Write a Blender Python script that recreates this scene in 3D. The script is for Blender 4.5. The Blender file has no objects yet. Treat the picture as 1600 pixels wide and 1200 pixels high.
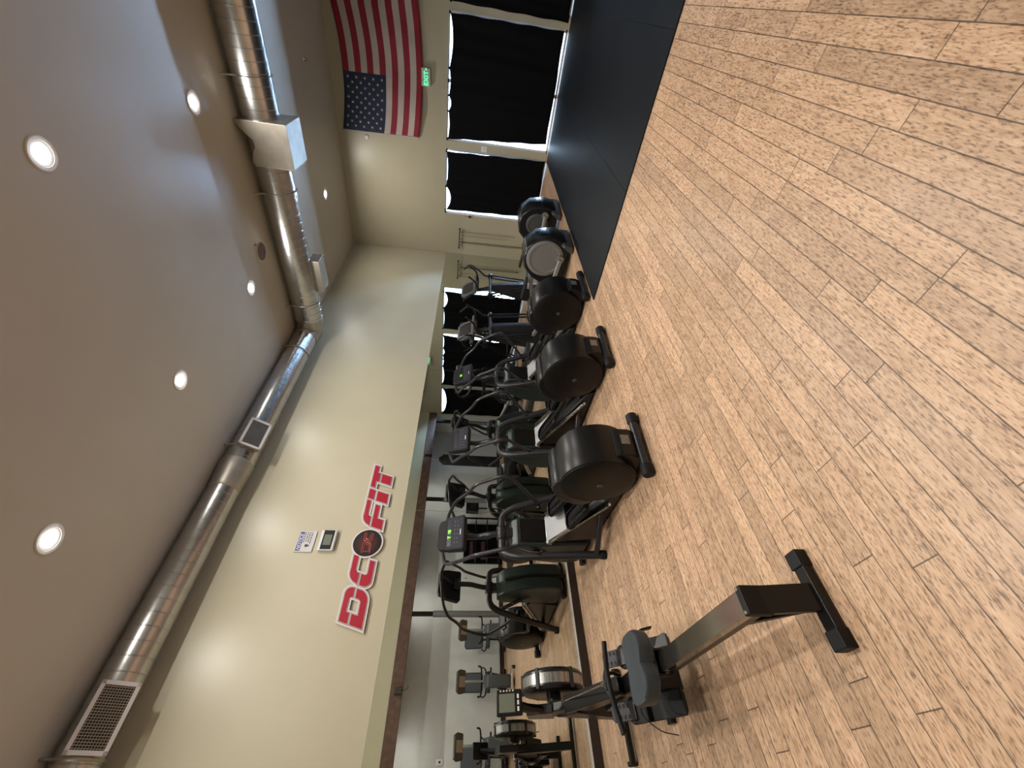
import bpy, bmesh, math, random
from mathutils import Vector, Matrix
random.seed(7)
S = bpy.context.scene
COL = S.collection
PI = math.pi

# ------------------------------------------------------------------ camera, world, light, exposure
XL, YB, ZC = -4.88, 9.95, 4.36            # mirror / upper left wall plane, back wall plane, ceiling height
cd = bpy.data.cameras.new('camera'); cam = bpy.data.objects.new('camera', cd); COL.objects.link(cam)
Rv = Vector((0.72581941, 0.68456454, 0.06750977)); Uv = Vector((-0.12978606, 0.03990376, 0.99073875)); Fv = Vector((-0.67553073, 0.72785924, -0.11780986))
m = Matrix.Identity(4)
for i in range(3):                        # the phone was held on its side: image right is world down
    m[i][0] = -Uv[i]; m[i][1] = Rv[i]; m[i][2] = -Fv[i]
m.translation = Vector((0, 0, 1.475))
cam.matrix_world = m
cd.sensor_fit = 'HORIZONTAL'; cd.sensor_width = 36; cd.lens = 36 * 649.74 / 1600; cd.clip_start = .02
S.camera = cam
S.view_settings.view_transform = 'Standard'; S.view_settings.look = 'None'
S.view_settings.gamma = 1; S.view_settings.use_curve_mapping = False
S.view_settings.exposure = 0.0
S.cycles.use_denoising = True
S.cycles.max_bounces = 10; S.cycles.diffuse_bounces = 5; S.cycles.glossy_bounces = 6; S.cycles.transparent_max_bounces = 12
S.cycles.sample_clamp_indirect = 6

w = bpy.data.worlds.new('sky'); S.world = w; w.use_nodes = True
nt = w.node_tree; bg = nt.nodes['Background']
bg.inputs[0].default_value = (.62, .78, 1, 1); bg.inputs[1].default_value = 7.0

LAMP_W = 19
def area(name, loc, rot, sx, sy, power, color=(1, 1, 1), shape='RECTANGLE', parent=None):
    l = bpy.data.lights.new(name, 'AREA'); l.shape = shape; l.size = sx; l.size_y = sy; l.energy = power; l.color = color
    o = bpy.data.objects.new(name, l); COL.objects.link(o); o.location = loc; o.rotation_euler = rot
    if parent: o.parent = parent
    return o
# added upward area lamp standing in for daylight bounced off the pavement outside
area('pavement_bounce_fill', (-1.5, 15.4, .02), (PI, 0, 0), 12, 9.4, 50000, (.46, .67, 1))

# ------------------------------------------------------------------ materials
def mat(name, color=(.5, .5, .5), rough=.5, metal=0, spec=.5, emit=None, es=0, noise=0, nscale=20, bump=0, coat=0, alpha=None):
    M = bpy.data.materials.new(name); M.use_nodes = True; nt = M.node_tree; b = nt.nodes['Principled BSDF']
    b.inputs['Base Color'].default_value = (*color, 1); b.inputs['Roughness'].default_value = rough
    b.inputs['Metallic'].default_value = metal; b.inputs['Specular IOR Level'].default_value = spec
    b.inputs['Coat Weight'].default_value = coat
    if emit: b.inputs['Emission Color'].default_value = (*emit, 1); b.inputs['Emission Strength'].default_value = es
    if noise or bump:
        tc = nt.nodes.new('ShaderNodeTexCoord'); n = nt.nodes.new('ShaderNodeTexNoise')
        n.inputs['Scale'].default_value = nscale; n.inputs['Detail'].default_value = 5
        nt.links.new(tc.outputs['Object'], n.inputs['Vector'])
        if noise:
            r = nt.nodes.new('ShaderNodeMapRange'); r.inputs[1].default_value = .3; r.inputs[2].default_value = .7
            r.inputs[3].default_value = 1 - noise; r.inputs[4].default_value = 1 + noise
            nt.links.new(n.outputs['Fac'], r.inputs[0])
            mx = nt.nodes.new('ShaderNodeVectorMath'); mx.operation = 'SCALE'; mx.inputs[0].default_value = color
            nt.links.new(r.outputs[0], mx.inputs['Scale']); nt.links.new(mx.outputs[0], b.inputs['Base Color'])
        if bump:
            bp = nt.nodes.new('ShaderNodeBump'); bp.inputs['Strength'].default_value = bump; bp.inputs['Distance'].default_value = .004
            nt.links.new(n.outputs['Fac'], bp.inputs['Height']); nt.links.new(bp.outputs[0], b.inputs['Normal'])
    return M

M_wall = mat('cream_wall_paint', (.475, .435, .315), .36, noise=.02, nscale=3, bump=.06)
M_ceil = mat('ceiling_paint', (.53, .48, .40), .34, noise=.02, nscale=2, bump=.04)
M_grey = mat('grey_wall_paint', (.56, .57, .57), .5, noise=.05, nscale=4)
M_timber = mat('brown_timber', (.10, .050, .032), .5, noise=.3, nscale=9)
M_base = mat('brown_baseboard', (.020, .013, .010), .42, noise=.2, nscale=14)
M_white = mat('white_frame', (.80, .80, .82), .35)
M_galv = mat('galvanised_steel', (.50, .50, .50), .27, 1, noise=.10, nscale=6)
M_galvflat = mat('dull_sheet_metal', (.40, .37, .32), .42, .85, noise=.1, nscale=9)
M_rubber = mat('black_rubber_mat', (.006, .0075, .0105), .5, spec=.25, noise=.15, nscale=60, bump=.15)
M_cloth = mat('black_curtain_cloth', (.0014, .0015, .0026), .7, spec=.12, noise=.2, nscale=8, bump=.2)
M_shell = mat('black_machine_plastic', (.005, .005, .0055), .34, spec=.32, noise=.08, nscale=200, bump=.03)
M_shell2 = mat('glossy_dark_plastic', (.011, .011, .013), .27, spec=.4)
M_side = mat('brown_black_side_panel', (.0055, .0045, .0042), .42, spec=.25)
M_frame = mat('charcoal_painted_steel', (.020, .020, .025), .28, .15)
M_frameblk = mat('black_painted_steel', (.005, .005, .0055), .32, spec=.35)
M_silver = mat('silver_panel', (.60, .61, .63), .34, .45)
M_chrome = mat('chrome', (.8, .8, .82), .12, 1)
M_blackpad = mat('black_foam', (.007, .007, .008), .6, spec=.3)
M_console = mat('console_grey', (.009, .009, .012), .45, spec=.22)
M_consolef = mat('console_face', (.020, .020, .031), .45, spec=.25, noise=.05, nscale=50)
M_led = mat('green_display', (.05, .3, .02), .4, emit=(.25, 1, .05), es=2.2)
M_glow = mat('green_emblem', (.05, .16, .09), .4)
M_sticker = mat('silver_sticker', (.20, .20, .185), .4, .3, noise=.5, nscale=150)
M_greydisc = mat('grey_disc', (.17, .165, .16), .45)
M_greydisc2 = mat('dark_grey_disc', (.055, .057, .055), .45)
M_teal = mat('grey_machine_body', (.05, .055, .058), .42)
M_seat = mat('grey_black_seat', (.035, .045, .055), .5)
M_screen = mat('lcd_screen', (.14, .16, .12), .25)
M_btn = mat('button_grey', (.16, .16, .18), .4)
M_text = mat('white_marking', (.7, .7, .72), .4)
M_red = mat('sign_red', (.36, .010, .030), .3, coat=.3)
M_navy = mat('sign_navy_line', (.015, .012, .03), .35)
M_signwhite = mat('sign_white', (.62, .58, .58), .4)
M_signwhite2 = mat('sign_paper', (.55, .53, .55), .4)
M_blue = mat('notice_blue', (.012, .03, .20), .4)
M_dark = mat('dark_hole', (.004, .004, .004), .8)
M_purple = mat('purple_foam', (.05, .008, .03), .7)
M_stainless = mat('rail_top_steel', (.32, .31, .28), .13, .95)
M_padgrey = mat('grey_pad_wrap', (.13, .13, .135), .6, noise=.2, nscale=60)
M_seatback = mat('dark_blue_pad', (.012, .016, .026), .45)

def floor_mat():
    M = bpy.data.materials.new('bamboo_planks'); M.use_nodes = True; nt = M.node_tree; N = nt.nodes; L = nt.links
    b = N['Principled BSDF']
    def math_(op, a, bb=None, c=None):
        n = N.new('ShaderNodeMath'); n.operation = op
        for k, v in enumerate((a, bb, c)):
            if v is None: continue
            if isinstance(v, (int, float)): n.inputs[k].default_value = v
            else: L.new(v, n.inputs[k])
        return n.outputs[0]
    g = N.new('ShaderNodeNewGeometry'); sp = N.new('ShaderNodeSeparateXYZ'); L.new(g.outputs['Position'], sp.inputs[0])
    x, y = sp.outputs[0], sp.outputs[1]
    rx = math_('DIVIDE', math_('SUBTRACT', x, .128), .0995)
    row = math_('FLOOR', rx); fx = math_('SUBTRACT', rx, row)
    wn = N.new('ShaderNodeTexWhiteNoise'); wn.noise_dimensions = '1D'; L.new(row, wn.inputs['W'])
    ry = math_('ADD', math_('DIVIDE', y, .93), math_('MULTIPLY', wn.outputs[0], 7.3))
    pl = math_('FLOOR', ry); fy = math_('SUBTRACT', ry, pl)
    cx = N.new('ShaderNodeCombineXYZ'); L.new(row, cx.inputs[0]); L.new(pl, cx.inputs[1])
    wp = N.new('ShaderNodeTexWhiteNoise'); wp.noise_dimensions = '2D'; L.new(cx.outputs[0], wp.inputs['Vector'])
    # distances to seams in metres
    dx = math_('MULTIPLY', math_('MINIMUM', fx, math_('SUBTRACT', 1, fx)), .0995)
    dy = math_('MULTIPLY', math_('MINIMUM', fy, math_('SUBTRACT', 1, fy)), .93)
    d = math_('MINIMUM', dx, dy)
    seam = N.new('ShaderNodeMapRange'); seam.inputs[1].default_value = .0010; seam.inputs[2].default_value = .0030; L.new(d, seam.inputs[0])
    # grain: streaks stretched along the plank plus dark flecks
    def noise(sx, sy, detail, off, rough=.6):
        v = N.new('ShaderNodeCombineXYZ')
        L.new(math_('MULTIPLY', x, sx), v.inputs[0])
        L.new(math_('ADD', math_('MULTIPLY', y, sy), math_('MULTIPLY', wp.outputs[0], off)), v.inputs[1]); L.new(math_('MULTIPLY', wp.outputs[0], 31), v.inputs[2])
        n = N.new('ShaderNodeTexNoise'); n.inputs['Scale'].default_value = 1; n.inputs['Detail'].default_value = detail; n.inputs['Roughness'].default_value = rough
        L.new(v.outputs[0], n.inputs['Vector']); return n.outputs['Fac']
    g1 = noise(95, 9, 4, 50); g2 = noise(170, 34, 3, 80); g3 = noise(22, 6, 2, 20)
    ramp = N.new('ShaderNodeValToRGB'); e = ramp.color_ramp.elements
    e[0].position = .3; e[0].color = (.26, .145, .09, 1); e[1].position = .68; e[1].color = (.76, .53, .365, 1)
    mid = ramp.color_ramp.elements.new(.48); mid.color = (.54, .345, .215, 1)
    s = math_('ADD', math_('ADD', math_('MULTIPLY', g1, .50), math_('MULTIPLY', g2, .32)), math_('MULTIPLY', g3, .18))
    L.new(s, ramp.inputs[0])
    fleck = N.new('ShaderNodeMapRange'); fleck.inputs[1].default_value = .34; fleck.inputs[2].default_value = .47; fleck.inputs[3].default_value = .46; L.new(g2, fleck.inputs[0])
    tone = N.new('ShaderNodeMapRange'); tone.inputs[3].default_value = .82; tone.inputs[4].default_value = 1.12; L.new(wp.outputs[0], tone.inputs[0])
    k = math_('MULTIPLY', fleck.outputs[0], tone.outputs[0])
    k = math_('MULTIPLY', k, math_('ADD', math_('MULTIPLY', seam.outputs[0], .80), .20))
    vm = N.new('ShaderNodeVectorMath'); vm.operation = 'SCALE'; L.new(ramp.outputs[0], vm.inputs[0]); L.new(k, vm.inputs['Scale'])
    L.new(vm.outputs[0], b.inputs['Base Color'])
    b.inputs['Roughness'].default_value = .36
    bp = N.new('ShaderNodeBump'); bp.inputs['Strength'].default_value = .35; bp.inputs['Distance'].default_value = .0015
    L.new(math_('ADD', seam.outputs[0], math_('MULTIPLY', s, .5)), bp.inputs['Height']); L.new(bp.outputs[0], b.inputs['Normal'])
    return M
M_floor = floor_mat()

def mirror_mat():
    M = mat('mirror_silvering', (.70, .73, .68), 0, 1)
    return M
M_mirror = mirror_mat()
def glass_mat():
    M = bpy.data.materials.new('window_glass'); M.use_nodes = True; nt = M.node_tree
    nt.nodes.remove(nt.nodes['Principled BSDF']); out = nt.nodes['Material Output']
    t = nt.nodes.new('ShaderNodeBsdfTransparent'); t.inputs[0].default_value = (.93, .96, .97, 1)
    g = nt.nodes.new('ShaderNodeBsdfGlossy'); g.inputs['Roughness'].default_value = .02
    mx = nt.nodes.new('ShaderNodeMixShader'); f = nt.nodes.new('ShaderNodeFresnel'); f.inputs[0].default_value = 1.35
    nt.links.new(f.outputs[0], mx.inputs[0]); nt.links.new(t.outputs[0], mx.inputs[1]); nt.links.new(g.outputs[0], mx.inputs[2]); nt.links.new(mx.outputs[0], out.inputs[0])
    return M
M_glass = glass_mat()

# ------------------------------------------------------------------ mesh helpers
def fillet(pts, r, seg=6):
    pts = [Vector(p) for p in pts]; out = [pts[0]]
    for i in range(1, len(pts) - 1):
        a, b, c = pts[i-1], pts[i], pts[i+1]
        u = (a - b); v = (c - b); k = min(r, u.length * .48, v.length * .48)
        p0 = b + u.normalized() * k; p1 = b + v.normalized() * k
        for j in range(seg + 1):
            t = j / seg
            out.append(p0 * (1 - t) ** 2 + b * 2 * t * (1 - t) + p1 * t * t)
    out.append(pts[-1]); return out

class MB:
    def __init__(s): s.bm = bmesh.new(); s.mi = 0
    def _f(s, vs):
        try:
            f = s.bm.faces.new(vs); f.material_index = s.mi; return f
        except ValueError: return None
    def box(s, x0, x1, y0, y1, z0, z1, M=None):
        vs = [Vector((x, y, z)) for z in (z0, z1) for y in (y0, y1) for x in (x0, x1)]
        if M: vs = [M @ v for v in vs]
        v = [s.bm.verts.new(p) for p in vs]
        for f in ((0, 2, 3, 1), (4, 5, 7, 6), (0, 1, 5, 4), (2, 6, 7, 3), (0, 4, 6, 2), (1, 3, 7, 5)): s._f([v[i] for i in f])
        return s
    def cbox(s, c, size, rot=(0, 0, 0)):
        from mathutils import Euler
        M = Matrix.Translation(c) @ Euler(rot).to_matrix().to_4x4(); a, b, d = [k / 2 for k in size]
        return s.box(-a, a, -b, b, -d, d, M)
    def tube(s, pts, r, n=12, f=0, closed=False, ry=None, cap=True):
        pts = fillet(pts, f) if f else [Vector(p) for p in pts]
        rings = []; N = len(pts)
        up = Vector((0, 0, 1)); T0 = (pts[1] - pts[0]).normalized()
        if abs(T0.dot(up)) > .9: up = Vector((1, 0, 0))
        side = T0.cross(up).normalized()
        for i, p in enumerate(pts):
            if closed: T = (pts[(i+1) % N] - pts[i-1]).normalized()
            else: T = (pts[min(i+1, N-1)] - pts[max(i-1, 0)]).normalized()
            side = (side - T * side.dot(T)).normalized(); nb = T.cross(side)
            rr = r[i] if isinstance(r, (list, tuple)) else r; r2 = ry if ry else rr
            rings.append([s.bm.verts.new(p + side * rr * math.cos(2*PI*k/n) + nb * r2 * math.sin(2*PI*k/n)) for k in range(n)])
        for i in range(N if closed else N - 1):
            a, b = rings[i], rings[(i+1) % N]
            for k in range(n): s._f([a[k], a[(k+1) % n], b[(k+1) % n], b[k]])
        if not closed and cap: s._f(rings[0][::-1]); s._f(rings[-1])
        return s
    def lathe(s, prof, c=(0, 0, 0), axis='Z', n=32, cap=True):
        # prof: list of (radius, height)
        A = {'Z': Matrix.Identity(3), 'Y': Matrix(((1, 0, 0), (0, 0, 1), (0, -1, 0))), 'X': Matrix(((0, 0, 1), (0, 1, 0), (-1, 0, 0)))}[axis]
        rings = []; c = Vector(c)
        for r, h in prof:
            rings.append([s.bm.verts.new(c + A @ Vector((max(r, 1e-5) * math.cos(2*PI*k/n), max(r, 1e-5) * math.sin(2*PI*k/n), h))) for k in range(n)])
        for a, b in zip(rings, rings[1:]):
            for k in range(n): s._f([a[k], a[(k+1) % n], b[(k+1) % n], b[k]])
        if cap: s._f(rings[0][::-1]); s._f(rings[-1])
        return s
    def prism(s, poly, a, b, plane='XZ', M=None, taper=None):
        # poly in plane coordinates, extruded from a to b along the remaining axis; taper: (inset scale centre) at both ends
        def P(u, v, t):
            p = {'XZ': (u, t, v), 'YZ': (t, u, v), 'XY': (u, v, t)}[plane]
            p = Vector(p); return M @ p if M else p
        cu = sum(p[0] for p in poly) / len(poly); cv = sum(p[1] for p in poly) / len(poly)
        secs = [(a, 1), (b, 1)] if not taper else [(a, taper[1]), (a + (b-a) * taper[0], 1), (b - (b-a) * taper[0], 1), (b, taper[1])]
        rings = [[s.bm.verts.new(P(cu + (u-cu)*k, cv + (v-cv)*k, t)) for u, v in poly] for t, k in secs]
        n = len(poly)
        for r0, r1 in zip(rings, rings[1:]):
            for k in range(n): s._f([r0[k], r0[(k+1) % n], r1[(k+1) % n], r1[k]])
        s._f(rings[0][::-1]); s._f(rings[-1]); return s
    def build(s, name, mats, parent=None, smooth=True, bevel=0, loc=None, segs=2):
        bm = s.bm; bmesh.ops.recalc_face_normals(bm, faces=bm.faces[:])
        for f in bm.faces: f.smooth = smooth
        for e in bm.edges:
            if len(e.link_faces) == 2 and e.calc_face_angle(0) > .6: e.smooth = False
        me = bpy.data.meshes.new(name); bm.to_mesh(me); bm.free()
        for q in (mats if isinstance(mats, (list, tuple)) else [mats]): me.materials.append(q)
        o = bpy.data.objects.new(name, me); COL.objects.link(o)
        if parent: o.parent = parent
        if loc: o.location = loc
        if bevel:
            b = o.modifiers.new('bevel', 'BEVEL'); b.width = bevel; b.segments = segs; b.limit_method = 'ANGLE'; b.angle_limit = .6
        return o

def tag(o, label, cat, group=None, kind=None):
    o['label'] = label; o['category'] = cat
    if group: o['group'] = group
    if kind: o['kind'] = kind
    return o
def thing(name, label, cat, loc=(0, 0, 0), rz=0, group=None):
    o = bpy.data.objects.new(name, None); COL.objects.link(o); o.location = loc; o.rotation_euler = (0, 0, rz); o.empty_display_size = .1
    return tag(o, label, cat, group)
def struct(o): o['kind'] = 'structure'; return o
def copy_tree(o, parent=None):
    c = o.copy(); COL.objects.link(c)
    if parent: c.parent = parent
    for ch in list(o.children): copy_tree(ch, c)
    return c
def curve_mesh(name, polys, mats, depth, M, offset=0, parent=None, smooth_polys=False):
    cu = bpy.data.curves.new(name, 'CURVE'); cu.dimensions = '2D'; cu.fill_mode = 'BOTH'; cu.extrude = depth; cu.offset = offset
    for poly in polys:
        sp = cu.splines.new('POLY'); sp.points.add(len(poly) - 1)
        for k, (u, v) in enumerate(poly): sp.points[k].co = (u, v, 0, 1)
        sp.use_cyclic_u = True
    return _conv(name, cu, mats, M, parent)
def text_mesh(name, txt, size, mats, depth, M, parent=None, bold=0, align='LEFT'):
    cu = bpy.data.curves.new(name, 'FONT'); cu.body = txt; cu.size = size; cu.extrude = depth; cu.offset = bold; cu.align_x = align
    return _conv(name, cu, mats, M, parent)
def _conv(name, cu, mats, M, parent):
    tmp = bpy.data.objects.new('tmp', cu); COL.objects.link(tmp)
    dg = bpy.context.evaluated_depsgraph_get(); dg.update()
    me = bpy.data.meshes.new_from_object(tmp.evaluated_get(dg)); bpy.data.objects.remove(tmp); bpy.data.curves.remove(cu)
    me.transform(M); me.materials.clear(); me.materials.append(mats); me.name = name
    o = bpy.data.objects.new(name, me); COL.objects.link(o)
    if parent: o.parent = parent
    return o
def joinmesh(objs):
    # merge several freshly made meshes into the first one (one part = one mesh)
    bm = bmesh.new(); base = objs[0]; mats = []
    for o in objs:
        o_m = o.data.materials[0]
        if o_m not in mats: mats.append(o_m)
        n0 = len(bm.faces); t = o.data.copy(); bm.from_mesh(t); bm.faces.ensure_lookup_table()
        for f in bm.faces[n0:]: f.material_index = mats.index(o_m)
        bpy.data.meshes.remove(t)
    base.data.materials.clear()
    for q in mats: base.data.materials.append(q)
    bm.to_mesh(base.data); bm.free()
    for o in objs[1:]: bpy.data.objects.remove(o)
    return base

# ------------------------------------------------------------------ room shell
XR, XA = 1.07, 2.12          # timber header line on the right, grey wall of the recess behind it
YF = -3.2
struct(MB().box(XL-.2, XA+.2, YF-.2, YB+.05, -.1, 0).build('floor', M_floor, smooth=False))
struct(MB().box(XL-.2, XR+.15, YF-.2, YB+.2, ZC, ZC+.1).build('ceiling', M_ceil, smooth=False))
struct(MB().box(XL-.25, XL-.008, YF-.2, YB+.2, 0, ZC).build('wall_left', M_wall, smooth=False))
struct(MB().box(XL-.2, XA+.2, YF-.2, YF, 0, ZC).build('wall_front', M_wall, smooth=False))
struct(MB().box(XR+.02, XR+.17, YF, YB, 2.54, ZC).build('wall_right', M_wall, smooth=False))
struct(MB().box(XA, XA+.15, YF, YB, 0, 2.54).build('wall_recess', M_grey, smooth=False))
struct(MB().box(XR+.17, XA+.15, YF, YB, 2.54, 2.64).build('ceiling_recess', M_ceil, smooth=False))
struct(MB().box(XR, XR+.13, YF, YB, 2.29, 2.54).build('trim_1', M_timber, smooth=False, bevel=.006))
TOPZ = 2.16
OPEN = [(-3.90, -2.52, 0), (-2.37, -.31, 0), (-.15, 1.05, 0)]
wb = MB(); xs = XL
for a, b_, z0 in OPEN:
    wb.box(xs, a, YB, YB+.15, 0, TOPZ); xs = b_
wb.box(xs, XR+.1, YB, YB+.15, 0, TOPZ); wb.box(XL, XR+.1, YB, YB+.15, TOPZ, ZC)
struct(wb.build('wall_back', M_wall, smooth=False))
struct(MB().box(XR+.1, XA+.15, YB, YB+.15, 0, 2.64).build('wall_back_recess', M_grey, smooth=False))
struct(MB().box(XL-.008, XL+.04, YF, YB, 0, .09).build('baseboard_left', M_base, smooth=False, bevel=.004))
struct(MB().box(XL-.008, XL+.042, YF, YB, .09, .096).build('trim_2', mat('ledge_paint', (.42, .38, .36), .45), smooth=False, bevel=.002))
struct(MB().box(XA-.02, XA, YF, YB, 0, .11).build('baseboard_right', M_base, smooth=False, bevel=.004))
struct(MB().box(XL, OPEN[0][0]-.03, YB-.012, YB, 0, .09).build('baseboard_back', M_wall, smooth=False, bevel=.003))
# glazing: aluminium frames with panes, daylight shows round the curtains
def glazing(name, a, b_, n, part='pane'):
    f = MB(); y0, y1 = YB+.03, YB+.09; t = .045
    f.box(a, a+t, y0, y1, 0, TOPZ); f.box(b_-t, b_, y0, y1, 0, TOPZ); f.box(a, b_, y0, y1, TOPZ-.03, TOPZ); f.box(a, b_, y0, y1, 0, .025)
    for k in range(1, n):
        x = a + (b_-a)*k/n; f.box(x-.03, x+.03, y0, y1, 0, TOPZ)
    fr = f.build(name, M_white, smooth=False); struct(fr)
    for k in range(n):
        x0 = a + (b_-a)*k/n; x1 = a + (b_-a)*(k+1)/n
        MB().box(x0+.03, x1-.03, y0+.025, y0+.031, .02, TOPZ-.02).build('pane', M_glass, fr, smooth=False)
    return fr
glazing('window_1', *OPEN[0][:2], 1); glazing('door_1', *OPEN[1][:2], 2); glazing('window_2', *OPEN[2][:2], 1)
# outside pavement
struct(MB().box(-14, 12, YB+.16, 26, -.12, -.02).build('pavement', mat('pale_pavement', (.45, .45, .43), .8, noise=.1, nscale=2), smooth=False))

# mirror panels, full height of the lower left wall
for y0, y1, lab in ((5.49, YB-.005, 'tall mirror panel on the left wall nearest the curtained windows'),
                    (2.79, 5.49, 'middle tall mirror panel behind the black ellipticals'),
                    (-2.0, 2.79, 'tall mirror panel on the left wall behind the rowing machine')):
    tag(MB().box(XL-.006, XL, y0+.002, y1-.002, .096, 2.105).build('wall_mirror', M_mirror, smooth=False), lab, 'mirror', 'mirror panels on the left wall')

# header posts with padded lower half
for y, lab in ((9.62, 'black steel post under the timber header, beside the curtained wall'),
               (6.6, 'black steel post under the timber header, between heavy bag and storage rack'),
               (3.53, 'black steel post with grey padding, in the mirror beside the first elliptical')):
    t = thing('support_post', lab, 'post', (XR+.065, y, 0), 0, 'steel posts under the timber header')
    MB().cbox((0, 0, 1.145), (.085, .085, 2.29)).build('post_shaft', M_frameblk, t, smooth=False)
    MB().lathe([(.066, .02), (.07, .04), (.07, 1.78), (.066, 1.8)], n=20).build('padding', M_padgrey, t)
    MB().cbox((0, 0, .006), (.2, .2, .012)).build('base_plate', M_frameblk, t, smooth=False)

# ------------------------------------------------------------------ ceiling lamps
lamp_spots = [(-3.28, -.2), (-3.28, 1.557), (-3.31, 3.285), (-3.27, 5.055), (-3.24, 8.525),
              (-1.18, -.3), (-1.18, 1.45), (-1.165, 3.195), (-1.19, 5.13)]
M_bulb = mat('lamp_lens', (1, 1, 1), .4, emit=(1, .97, .92), es=38)
M_trim = mat('lamp_trim', (.62, .60, .58), .45)
M_cone = mat('lamp_reflector', (.75, .74, .72), .3, .3)
def lamp():
    t = thing('recessed_light', '', 'ceiling light', (0, 0, ZC))
    MB().lathe([(.082, -.001), (.084, -.006), (.104, -.009), (.112, -.004), (.112, -.0005)], n=36, cap=False).build('trim_ring', M_trim, t)
    MB().lathe([(.086, -.004), (.052, -.0015)], n=36, cap=False).build('reflector', M_cone, t)
    MB().lathe([(.053, -.003), (.050, -.010), (.0, -.016)], n=28).build('lens', M_bulb, t)
    return t
L0 = lamp()
llabs = ['recessed ceiling light nearest overhead on the left row, just outside the picture', 'recessed ceiling light above the wall sign, closest of the left row to the camera',
 'recessed ceiling light in the left row, level with the duct bend run', 'recessed ceiling light beside the round ceiling speaker',
 'recessed ceiling light past the duct, near the back wall with the flag', 'recessed ceiling light overhead in the right row, above the camera', 'recessed ceiling light of the right row above the open floor, outside the picture',
 'large bright recessed ceiling light at the picture edge, right row', 'recessed ceiling light in front of the crossing duct, right row']
for i, (x, y) in enumerate(lamp_spots):
    t = L0 if i == 0 else copy_tree(L0)
    t.location = (x, y, ZC); t['label'] = llabs[i]; t['group'] = 'recessed ceiling lights'
    a = area('lamp_light', (0, 0, -.02), (0, 0, 0), .11, .11, LAMP_W, (1, .955, .88), 'DISK', t)
    a.data.spread = math.radians(172)

for i, (x, y, lab) in enumerate(((1.62, 1.0, 'added unseen fill light in the low ceiling of the right recess, above the bikes'), (1.62, 4.0, 'added unseen fill light in the low ceiling of the right recess, between bikes and rack'),
                    (1.62, 7.2, 'added unseen fill light in the low ceiling of the right recess, by the heavy bag'))):
    t = thing('added_recess_light', lab, 'ceiling light', (x, y, 2.54), 0, 'added fill lights in the recess ceiling')  # lamps added out of view to brighten the grey wall and bikes
    for ch in list(L0.children):
        if ch.type == 'MESH': copy_tree(ch, t)
    area('lamp_light', (0, 0, -.02), (0, 0, 0), .11, .11, 9, (1, .96, .9), 'DISK', t)
# ceiling speaker, sensor, sprinkler
t = thing('ceiling_speaker', 'round grey speaker grille flush in the ceiling beside the duct', 'speaker', (-3.007, 5.581, ZC))
MB().lathe([(.10, -.012), (.118, -.010), (.124, -.001)], n=36).build('grille', mat('speaker_grille', (.17, .14, .13), .7, noise=.2, nscale=300), t)
MB().lathe([(.122, -.001), (.122, -.010), (.132, -.012), (.136, -.001)], n=36, cap=False).build('rim', M_trim, t)
t = thing('sprinkler_head', 'small chrome sprinkler head on the ceiling above the flag wall', 'sprinkler', (-1.16, 8.6, ZC))
MB().lathe([(.04, 0), (.038, -.006), (.012, -.008), (.012, -.035), (.028, -.036), (.028, -.04)], n=16).build('head', M_chrome, t)
tag(MB().tube([(-2.847, 5.436, ZC), (-2.847, 5.436, ZC-.03), (-2.83, 5.42, ZC-.045), (-2.81, 5.43, ZC-.03)], .004, 8, f=.01).build('ceiling_hook', M_frameblk), 'tiny dark hook screwed in the ceiling beside the round speaker', 'hook')

# ------------------------------------------------------------------ spiral duct
def duct_profile(h0, h1, r, step=.115):
    out = [(r, h0)]; h = h0 + step * .5
    while h < h1 - .01:
        out += [(r, h-.005), (r+.004, h-.002), (r+.004, h+.002), (r, h+.005)]; h += step
    out.append((r, h1)); return out
duct = thing('ventilation_duct', 'galvanised spiral duct hung under the ceiling, bending along the left wall', 'duct', (-4.66, 6.05, 4.13))
# local origin at the bend
MB().lathe(duct_profile(.26, 6.2, .212), (0, 0, 0), 'X', 40).build('cross_run', M_galv, duct)
zf = .045
MB().lathe(duct_profile(-2.85, -.24, .184), (0, 0, zf), 'Y', 40).build('side_run', M_galv, duct)
MB().lathe(duct_profile(-9.0, -3.2, .168), (0, 0, .052), 'Y', 36).build('narrow_run', M_galv, duct)
MB().lathe([(.168, -3.22), (.173, -3.21), (.173, -3.15), (.190, -2.95), (.191, -2.9), (.191, -2.84), (.184, -2.83)], (0, 0, .052), 'Y', 36).build('reducer', M_galvflat, duct)
el = MB(); el.tube([(.27, 0, 0), (.15, -.005, .002), (.04, -.06, .02), (.0, -.16, .035), (0, -.25, .045)], [.216, .215, .208, .198, .195], 36)
el.build('elbow', M_galvflat, duct, smooth=True)
# hanger straps round the duct
def strap(cx, cy, r, axis, zc):
    b = MB(); n = 28; pts = []
    for k in range(n):
        a = 2 * PI * k / n; c_, s_ = math.cos(a) * (r+.006), math.sin(a) * (r+.006)
        pts.append((cx + c_, cy, zc + s_) if axis == 'Y' else (cx, cy + c_, zc + s_))
    b.tube(pts, .014, 6, closed=True, ry=.0035)
    return b
def hang(b, p0, p1): b.tube([p0, p1], .0105, 8)
for (cx, cy, r, ax, zc, top) in ((3.63, 0, .212, 'X', 0, (3.63, -.19)), (2.35, 0, .212, 'X', 0, (2.35, -.19)), (.61, 0, .212, 'X', 0, (.61, -.18)),
                                 (0, -.68, .184, 'Y', zf, (.14, -.68)), (0, -2.66, .184, 'Y', zf, (.14, -2.66)), (0, -5.58, .168, 'Y', .052, (.14, -5.58))):
    b = strap(cx, cy, r, ax, zc)
    if ax == 'X': hang(b, (top[0], top[1]-.05, .229), (top[0], -r*.88, zc + r*.35))
    else: hang(b, (top[0]+.02, top[1], .229), (r*.97, top[1], zc + r*.1))
    b.build('hanger_strap', M_white if False else M_galvflat, duct)
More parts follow.
